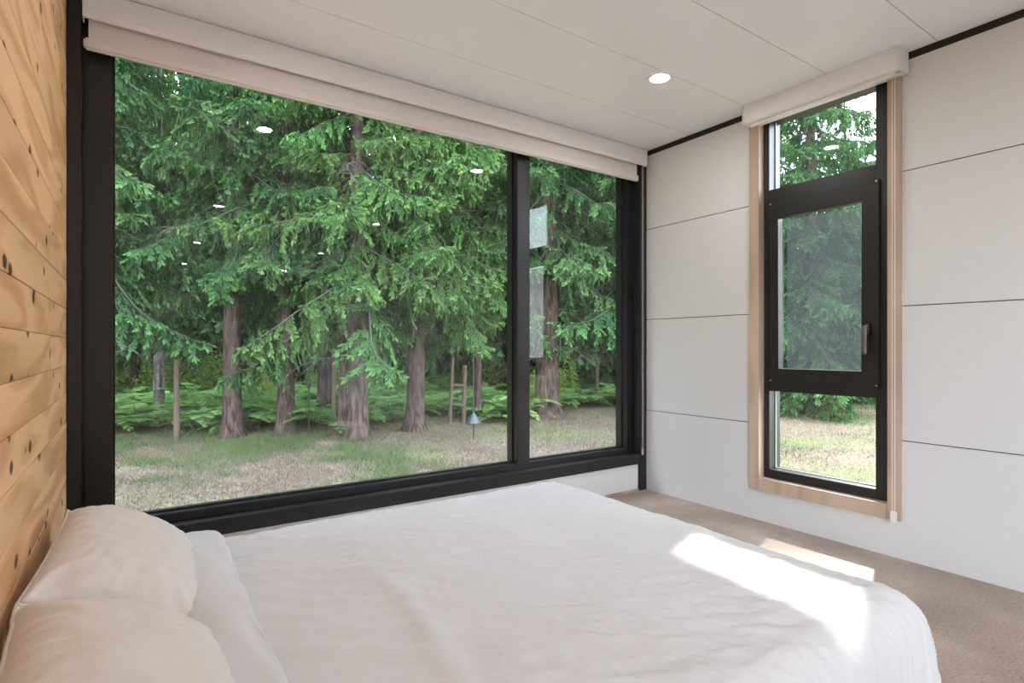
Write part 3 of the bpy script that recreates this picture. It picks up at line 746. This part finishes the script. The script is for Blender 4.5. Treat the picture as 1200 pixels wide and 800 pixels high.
def near_tree(pos, diam, h, label, nb=85, z0=1.5, blen=1.0, seed=0, mat='bark_brown', lean=(0, 0), dead=8, name='spruce_tree', bright=False, group='conifers at the edge of the woods'):
    rng = random.Random(seed)
    pos = Vector(pos); pos.z = gz(pos.x, pos.y)
    r = empty(name, pos); tag(r, label, 'tree', group)
    link('trunk', trunk_mesh(diam / 2, h, lean, seed, mat), None, r)
    for i in range(nb):
        f = (i + rng.random()) / nb; z = z0 + (h - .4 - z0) * f ** 1.15
        az = i * 2.39996 + rng.uniform(-.5, .5)
        fl_ = 1 - (z - z0) / (h - z0)
        sc = blen * (.3 + .7 * fl_ ** .8) * rng.uniform(.6, 1.25)
        pitch = math.radians(8 + 14 * fl_ + rng.uniform(-10, 14) - 22 * (1 - fl_))
        o = link('bough', rng.choice(BOUGHS_LIGHT if bright else BOUGHS), None, r, (lean[0] * z, lean[1] * z, z))
        o.rotation_euler = (rng.uniform(-.25, .25), pitch, az); o.scale = (sc, sc, sc)
    for i in range(dead):
        z = rng.uniform(1.1, z0 + 2.2); o = link('dead_bough', rng.choice(DEAD), None, r, (lean[0] * z, lean[1] * z, z))
        o.rotation_euler = (0, rng.uniform(-.2, .3), rng.uniform(0, 6.28)); k = rng.uniform(.5, 1.1); o.scale = (k, k, k)
    return r
def dm(px, py, wpx):  # width in metres of something wpx wide standing at ground pixel
    d = gp(px, py); return wpx / FPX * d.to_2d().dot(FW.to_2d())
T = [
 (272, 512, 21, 'conifer with a thick reddish-brown trunk just behind the leaning stake', dict(z0=3.0, blen=1.0, mat='bark_brown')),
 (335, 510, 20, 'conifer with a grey-streaked brown trunk beside the thin iron feeder pole', dict(z0=3.1, blen=.95)),
 (381, 494, 18, 'conifer with a dark trunk behind the wire fence post', dict(z0=2.8, mat='bark_dark')),
 (402, 512, 10, 'slender young conifer with a thin trunk crowding a thicker one', dict(z0=2.6, blen=.75, nb=45)),
 (419, 516, 24, 'conifer with low bright green boughs hanging in front of its broad trunk', dict(z0=2.4, blen=1.05, nb=95, bright=True)),
 (486, 505, 22, 'conifer with a flared leaning trunk beside the wooden rail frame', dict(z0=2.5, blen=1.05, lean=(.012, .0), nb=105, bright=True)),
 (641, 491, 30, 'big old conifer with a massive trunk and bare drooping lower boughs', dict(z0=3.2, blen=1.2, dead=22, nb=115)),
]
for i, (px, py, wpx, lab, kw) in enumerate(T):
    near_tree(gp(px, py), dm(px, py, wpx), 12.5, lab, seed=20 + i, **kw)
near_tree(gd(103, 8.6), .28, 12, 'conifer with dense hanging boughs standing nearest the cedar wall end of the picture window', seed=41, z0=2.5, blen=1.1, nb=120, dead=4)
near_tree(gd(186, 11.0), .20, 11.5, 'conifer with a whitish lichen-covered trunk behind the stake', seed=42, z0=3.0, blen=.95, mat='bark_pale', nb=75)
near_tree(gd(560, 11.3), .17, 8.5, 'young bright conifer standing over the iron pole with the cone baffle', seed=43, z0=2.4, blen=1.0, nb=90, dead=2, bright=True)
near_tree(gd(742, 12.2), .26, 11.5, 'conifer standing next to the big old one, towards the sunny lawn', seed=44, z0=2.6, blen=1.15, nb=110)

# far conifers: crown joined from light boughs, three kinds shared by many trees
def far_crown(seed, h, z0, blen, nb):
    rng = np.random.default_rng(seed); VV = []; FF = []; TT = []; b = 0
    base = []
    for k in range(3):
        arr, cv = branch_twigs(rng, L=2.2, step=.16, tstep=.10, tl=.24, tw=.085, blen=.75, droop=[.7, 1.0, 1.4][k]); base.append(kites(*arr, cross=False))
    for i in range(nb):
        f = (i + rng.random()) / nb; z = z0 + (h - .3 - z0) * f ** 1.1; fl_ = 1 - (z - z0) / (h - z0)
        sc = blen * (.2 + .8 * fl_ ** .85) * rng.uniform(.75, 1.15); az = i * 2.39996 + rng.uniform(-.4, .4)
        pit = math.radians(6 + 16 * fl_ - 24 * (1 - fl_)) + rng.uniform(-.15, .2)
        V, F, Tt = base[rng.integers(3)]
        Mx = np.array((Matrix.Rotation(az, 3, 'Z') @ Matrix.Rotation(pit, 3, 'Y') @ Matrix.Rotation(rng.uniform(-.3, .3), 3, 'X')))
        VV.append((V * sc) @ Mx.T + [0, 0, z]); FF.append(F + b); TT.append(Tt); b += len(V)
    me = tri_mesh('foliage', np.concatenate(VV), np.concatenate(FF), np.concatenate(TT)); me.materials.append(M('needles_far')); return me
CROWNS = [far_crown(1, 13, 2.6, 1.1, 105), far_crown(2, 12, 1.9, 1.2, 105), far_crown(3, 9.5, .35, 1.2, 120)]
TRUNKS = [trunk_mesh(.15, 13.2, (0, 0), 1, 'bark_dark'), trunk_mesh(.17, 12.2, (0, 0), 2, 'bark_brown'), trunk_mesh(.15, 9.7, (0, 0), 3, 'bark_dark')]
def far_tree(pos, kind, s, rz, label, group):
    pos = Vector(pos); pos.z = gz(pos.x, pos.y) if abs(pos.x) < 24 and pos.y < 24 else GROUND
    r = empty('conifer_tree', pos); r.rotation_euler = (0, 0, rz); r.scale = (s, s, s); tag(r, label, 'tree', group)
    link('trunk', TRUNKS[kind], None, r); link('foliage', CROWNS[kind], None, r)
rf = random.Random(99)
spots = [(213, 15.5), (300, 17), (316, 20), (520, 18.5), (576, 17.5), (592, 19), (692, 20), (160, 17), (145, 21), (240, 22), (352, 21), (372, 18), (440, 19), (456, 23), (498, 24), (545, 23), (610, 25), (660, 17.5), (715, 24)]
for (px, dp) in spots:
    far_tree(gd(px, dp), rf.choice((0, 0, 1)), rf.uniform(.95, 1.2), rf.uniform(0, 6), 'dim conifer standing deeper in the woods behind the front row of trunks', 'conifers deeper in the woods')
for i in range(38):
    pxx = 60 + 19.5 * i + rf.uniform(-8, 8)
    if 392 < pxx < 452: continue
    far_tree(gd(pxx, rf.uniform(26, 40)), rf.choice((0, 1, 1, 2)), rf.uniform(1.1, 1.6), rf.uniform(0, 6), 'dim conifer standing deeper in the woods behind the front row of trunks', 'conifers deeper in the woods')
rf = random.Random(5)
for i in range(34):
    a = math.radians(-8 - 62 * (i + rf.random()) / 34); dpt = rf.uniform(13, 30)
    far_tree((math.sin(a) * dpt - 2, max(1.0, math.cos(a) * dpt + 1), GROUND), rf.choice((0, 1, 2)), rf.uniform(1.0, 1.4), rf.uniform(0, 6), 'dim conifer standing deeper in the woods behind the front row of trunks', 'conifers deeper in the woods')
# trees across the lawn, seen through the narrow window
for (px, dp, hh, lab) in ((950, 12.7, 17.0, 'tall full-skirted conifer across the lawn, filling the narrow window'), (990, 15.5, 8.6, 'shorter full-skirted conifer across the lawn beside the tall one'),
                          (1014, 19, 9.0, 'conifer further back across the lawn with open sky above it')):
    near_tree(gd(px, dp), .3, hh, lab, nb=190 if hh > 12 else 130, z0=.7, blen=1.15, seed=px, dead=0, group='conifers across the lawn')
for (px, dp, s) in ((880, 17, 1.2), (850, 18, 1.2), (820, 17, 1.3), (790, 19, 1.25), (950, 21, 1.0), (1045, 24, .95), (1085, 27, .8), (1130, 30, .8), (1180, 33, .7), (1240, 36, .7), (1320, 38, .6), (1010, 30, 1.0)):
    far_tree(gd(px, dp), 2, s, px * 1.7, 'conifer in the tree line round the sunny lawn', 'tree line round the lawn')

# ------------------------------------------------------------------ ferns, shrubs, grass
def fern_mesh(seed, nf=9):
    rng = np.random.default_rng(seed); P = []; D = []; Ln = []; W = []; T0 = []; T1 = []
    for k in range(nf):
        az = k * 2 * math.pi / nf + rng.uniform(-.3, .3); Lf = rng.uniform(.55, .9); el = rng.uniform(.8, 1.25)
        q = np.zeros(3); n = 20
        for j in range(n):
            f = j / n; e = el - 1.5 * f
            d = np.array([math.cos(az) * math.cos(e), math.sin(az) * math.cos(e), math.sin(e)]); q = q + d * Lf / n
            if j < 3: continue
            sd = np.array([-math.sin(az), math.cos(az), 0]); wl = .20 * math.sin(math.pi * min(1, .18 + .82 * f) ** .8) + .015
            for s_ in (-1, 1):
                P.append(q); D.append(sd * s_ + d * .35 + [0, 0, -.15]); Ln.append(wl * Lf * 1.2); W.append(.042); T0.append(.2 + .3 * f); T1.append(.5 + .4 * f * rng.random())
            P.append(q - d * Lf / n); D.append(d); Ln.append(Lf / n * 1.2); W.append(.012); T0.append(.2); T1.append(.3)
    V, F, Tt = kites(*[np.array(a) for a in (P, D, Ln, W, T0, T1)], cross=False)
    me = tri_mesh('fern', V, F, Tt); me.materials.append(M('fern_leaf')); return me
FERNS = [fern_mesh(k) for k in range(4)]
rf = random.Random(12)
cnt = 0
while cnt < 280:
    px = rf.uniform(120, 745); dp = 9.7 + 9.5 * rf.random() ** 1.2
    p_ = gd(px, dp); p_.z = gz(p_.x, p_.y)
    if px > 420 and dp < 11.0: continue
    if px > 615 and dp < 13: continue
    o = link('fern', rf.choice(FERNS), None, None, p_); k = rf.uniform(.75, 1.35); o.scale = (k, k, k * rf.uniform(.9, 1.3)); o.rotation_euler = (0, 0, rf.uniform(0, 6))
    tag(o, 'green fern growing between the trunks in the woods', 'fern', 'ferns on the forest floor'); cnt += 1
def shrub_mesh(seed):
    rng = np.random.default_rng(seed); n = 2600
    P = rng.normal(0, 1, (n, 3)); P = nrmz(P) * (rng.random((n, 1)) ** .4); 
    lump = np.array([fbm(*(p * 1.6 + seed), 2) for p in P]); P *= (1 + .5 * lump)[:, None]
    P = P * [.75, .75, .62] + [0, 0, .66]; P[:, 2] = np.maximum(P[:, 2], .05)
    V, F, Tt = kites(P, rng.normal(0, 1, (n, 3)) + [0, 0, .1], rng.uniform(.04, .085, n), rng.uniform(.028, .05, n), rng.uniform(0, .5, n), rng.uniform(.4, 1, n), cross=False)
    me = tri_mesh('foliage', V, F, Tt); me.materials.append(M('shrub_leaf')); return me
SHR = [shrub_mesh(k) for k in range(3)]
mb = MB(); rs_ = random.Random(3)
for k in range(9):
    a = k * .7; mb.tube([(0, 0, -.05), (.15 * math.cos(a), .15 * math.sin(a), .35), (.4 * math.cos(a), .4 * math.sin(a), .8)], [.014, .01, .004], 5)
STEM = mb.mesh('stems'); STEM.materials.append(M('dead_twig'))
for i in range(54):
    if i < 48: p_ = gd(rf.uniform(120, 745), rf.uniform(14, 27))
    else: p_ = gd(rf.uniform(890, 1060), rf.uniform(16, 19))
    p_.z = gz(p_.x, p_.y) if p_.y < 23 and abs(p_.x) < 23 else GROUND
    r = empty('shrub', p_); k = rf.uniform(.5, 1.1) if i < 48 else rf.uniform(.35, .55); r.scale = (k * 1.15, k * 1.15, k); r.rotation_euler = (0, 0, rf.uniform(0, 6))
    tag(r, 'bright leafy shrub in the understorey of the woods' if i < 48 else 'low leafy shrub under the conifers across the lawn', 'shrub', 'understorey shrubs' if i < 48 else 'shrubs across the lawn')
    link('foliage', SHR[i % 3], None, r); link('stems', STEM, None, r)

def grass(name, n, region, hmin, hmax, wd, mat, label, dens):
    rng = np.random.default_rng(len(name)); pts = []
    while len(pts) < n:
        px = rng.uniform(*region[0]); dp = region[1][0] + (region[1][1] - region[1][0]) * rng.random() ** region[2]
        q = gd(px, dp)
        if rng.random() < dens(q.x, q.y, dp): pts.append((q.x, q.y, gz(q.x, q.y) - .01))
    P = np.array(pts); hh = rng.uniform(hmin, hmax, n); lean_ = rng.normal(0, .55, (n, 2)); az = rng.uniform(0, 6.28, n)
    sd = np.stack([np.cos(az), np.sin(az), 0 * az], 1) * wd
    tip = P + np.stack([lean_[:, 0] * hh, lean_[:, 1] * hh, hh], 1)
    V = np.stack([P - sd, P + sd, tip], 1).reshape(-1, 3); F = np.arange(3 * n).reshape(n, 3)
    t = rng.random(n); Tt = np.stack([t * .5, t * .5, t * .6 + .4], 1).ravel()
    o = link(name, tri_mesh(name, V, F, Tt), mat); tag(o, label, 'grass', kind='stuff')
def patch(x, y, s, o): return noise.noise(Vector((x * s, y * s, o)))
grass('green_grass', 19000, ((110, 760), (5.2, 13.5), .8), .03, .14, .005, 'grass_green', 'short green grass between the cabin and the first trunks',
      lambda x, y, d: max(.03, min(1, .45 + .6 * patch(x, y, .9, 2) + .5 * patch(x, y, 2.6, 12) - abs(d - 8.3) * .22 - max(0, x - 2.2) * .22)))
grass('dry_grass', 75000, ((110, 760), (4.2, 12), .8), .015, .07, .005, 'grass_dry', 'dry straw-coloured grass close under the picture window',
      lambda x, y, d: max(.04, min(1, .7 + .8 * patch(x, y, .9, 7) - max(0, d - 6.5) * .16 + max(0, x - 2.5) * .12)))
grass('lawn_straw', 85000, ((860, 1090), (5, 17), .8), .012, .035, .008, 'straw', 'straw coloured as if sunlit on the lawn outside the narrow window',
      lambda x, y, d: max(.1, min(1, .7 + 1.2 * patch(x, y, .8, 3))))
grass('lawn_grass', 16000, ((860, 1090), (6, 17), .7), .03, .08, .006, 'grass_green', 'patchy green grass on the lawn outside the narrow window',
      lambda x, y, d: max(.04, min(1, .2 + 1.3 * patch(x, y, .8, 23) + max(0, d - 11) * .3)))

# ------------------------------------------------------------------ small things at the edge of the woods
def stake(px, py, wpx, hpx, label, lean=0):
    p_ = gp(px, py); dpt = p_.to_2d().dot(FW.to_2d()); r_ = wpx / FPX * dpt / 2; h_ = hpx / FPX * dpt; p_.z = gz(p_.x, p_.y)
    mb = MB(); mb.tube([(0, 0, -.2), (lean * h_ * .5, 0, h_ * .5), (lean * h_, 0, h_)], [r_ * 1.05, r_, r_ * .92], 10)
    o = mb.build('stake', 'stake_wood', bevel=r_ * .15, loc=p_); tag(o, label, 'stake'); return o
stake(207, 516, 6.5, 95, 'weathered wooden stake standing in the grass before the whitish trunk')
stake(391, 505, 5, 92, 'thin wooden fence post between the dark trunk and the slender conifer')
stake(700, 475, 4, 52, 'thin wooden stake in the bright undergrowth behind the side pane')
stake(566, 452, 5, 20, 'short pale blue post far back among the ferns').data.materials[0] = M('blue_paint')

fp = gp(535, 497); fp.z = gz(fp.x, fp.y)
fr = empty('rail_frame', fp); fr.rotation_euler = (0, 0, -YAW); tag(fr, 'small weathered wooden frame of two posts and cross rails', 'wooden frame')
mpp = fp.to_2d().dot(FW.to_2d()) / FPX
def frp(mb, nme): o = mb.build(nme, 'stake_wood', fr, bevel=.006); return o
frp(MB().tube([(-8.5 * mpp, 0, -.15), (-4.5 * mpp, 0, 78 * mpp)], 2.3 * mpp, 8), 'post')
frp(MB().tube([(8 * mpp, .05, -.15), (9.5 * mpp, .05, 68 * mpp)], 2.6 * mpp, 8), 'post')
for zr in (44, 21): frp(MB().tube([(-8 * mpp, .02, (zr + 1) * mpp), (11 * mpp, .03, zr * mpp)], 1.8 * mpp, 8), 'rail')

def feeder_pole(px, py, hpx, label, baffle):
    p_ = gp(px, py); k = p_.to_2d().dot(FW.to_2d()) / FPX; p_.z = gz(p_.x, p_.y)
    r = empty('feeder_pole', p_); r.rotation_euler = (0, 0, -YAW); tag(r, label, 'garden pole')
    hh = hpx * k; pts = [(0, 0, -.2), (0, 0, hh)] + [(.11 * (1 - math.cos(a)), 0, hh + .11 * math.sin(a)) for a in np.linspace(.3, 3.3, 9)]
    MB().tube(pts, .011, 8).build('pole', 'pole_iron', r)
    if baffle:
        z_ = 20 * k
        MB().lathe([(.012, 12 * k), (.05, 8 * k), (8.5 * k, .0), (8.2 * k, -.01), (.012, 10 * k)], (0, 0, z_), 24).build('cone_baffle', 'baffle_metal', r, smooth=False)
    else:
        MB().lathe([(.001, .10), (.03, .07), (.035, -.05), (.001, -.10)], (.0, 0, 62 * k), 12).build('hanging_feeder', 'pole_iron', r, smooth=True)
feeder_pole(555, 515, 104, 'black iron pole with a grey cone baffle low on its shaft', True)
feeder_pole(362, 512, 90, 'thin black iron pole with a small dark feeder between two trunks', False)

# stones and fallen wood at the edge
for (px, py, s, lab) in ((456, 489, .24, 'pale rounded stone lying left of the flared trunk'), (443, 492, .15, 'small grey stone beside the pale rounded stone')):
    p_ = gp(px, py); p_.z = gz(p_.x, p_.y) + s * .22
    bm = bmesh.new(); bmesh.ops.create_icosphere(bm, subdivisions=3, radius=s)
    for v in bm.verts:
        k = 1 + .25 * noise.noise(v.co * 6 + Vector((px, 0, 0))); v.co *= k; v.co.z *= .6
    me = bpy.data.meshes.new('stone'); bm.to_mesh(me); bm.free()
    for pl in me.polygons: pl.use_smooth = True
    tag(link('stone', me, 'stone_grey', None, p_), lab, 'stone')
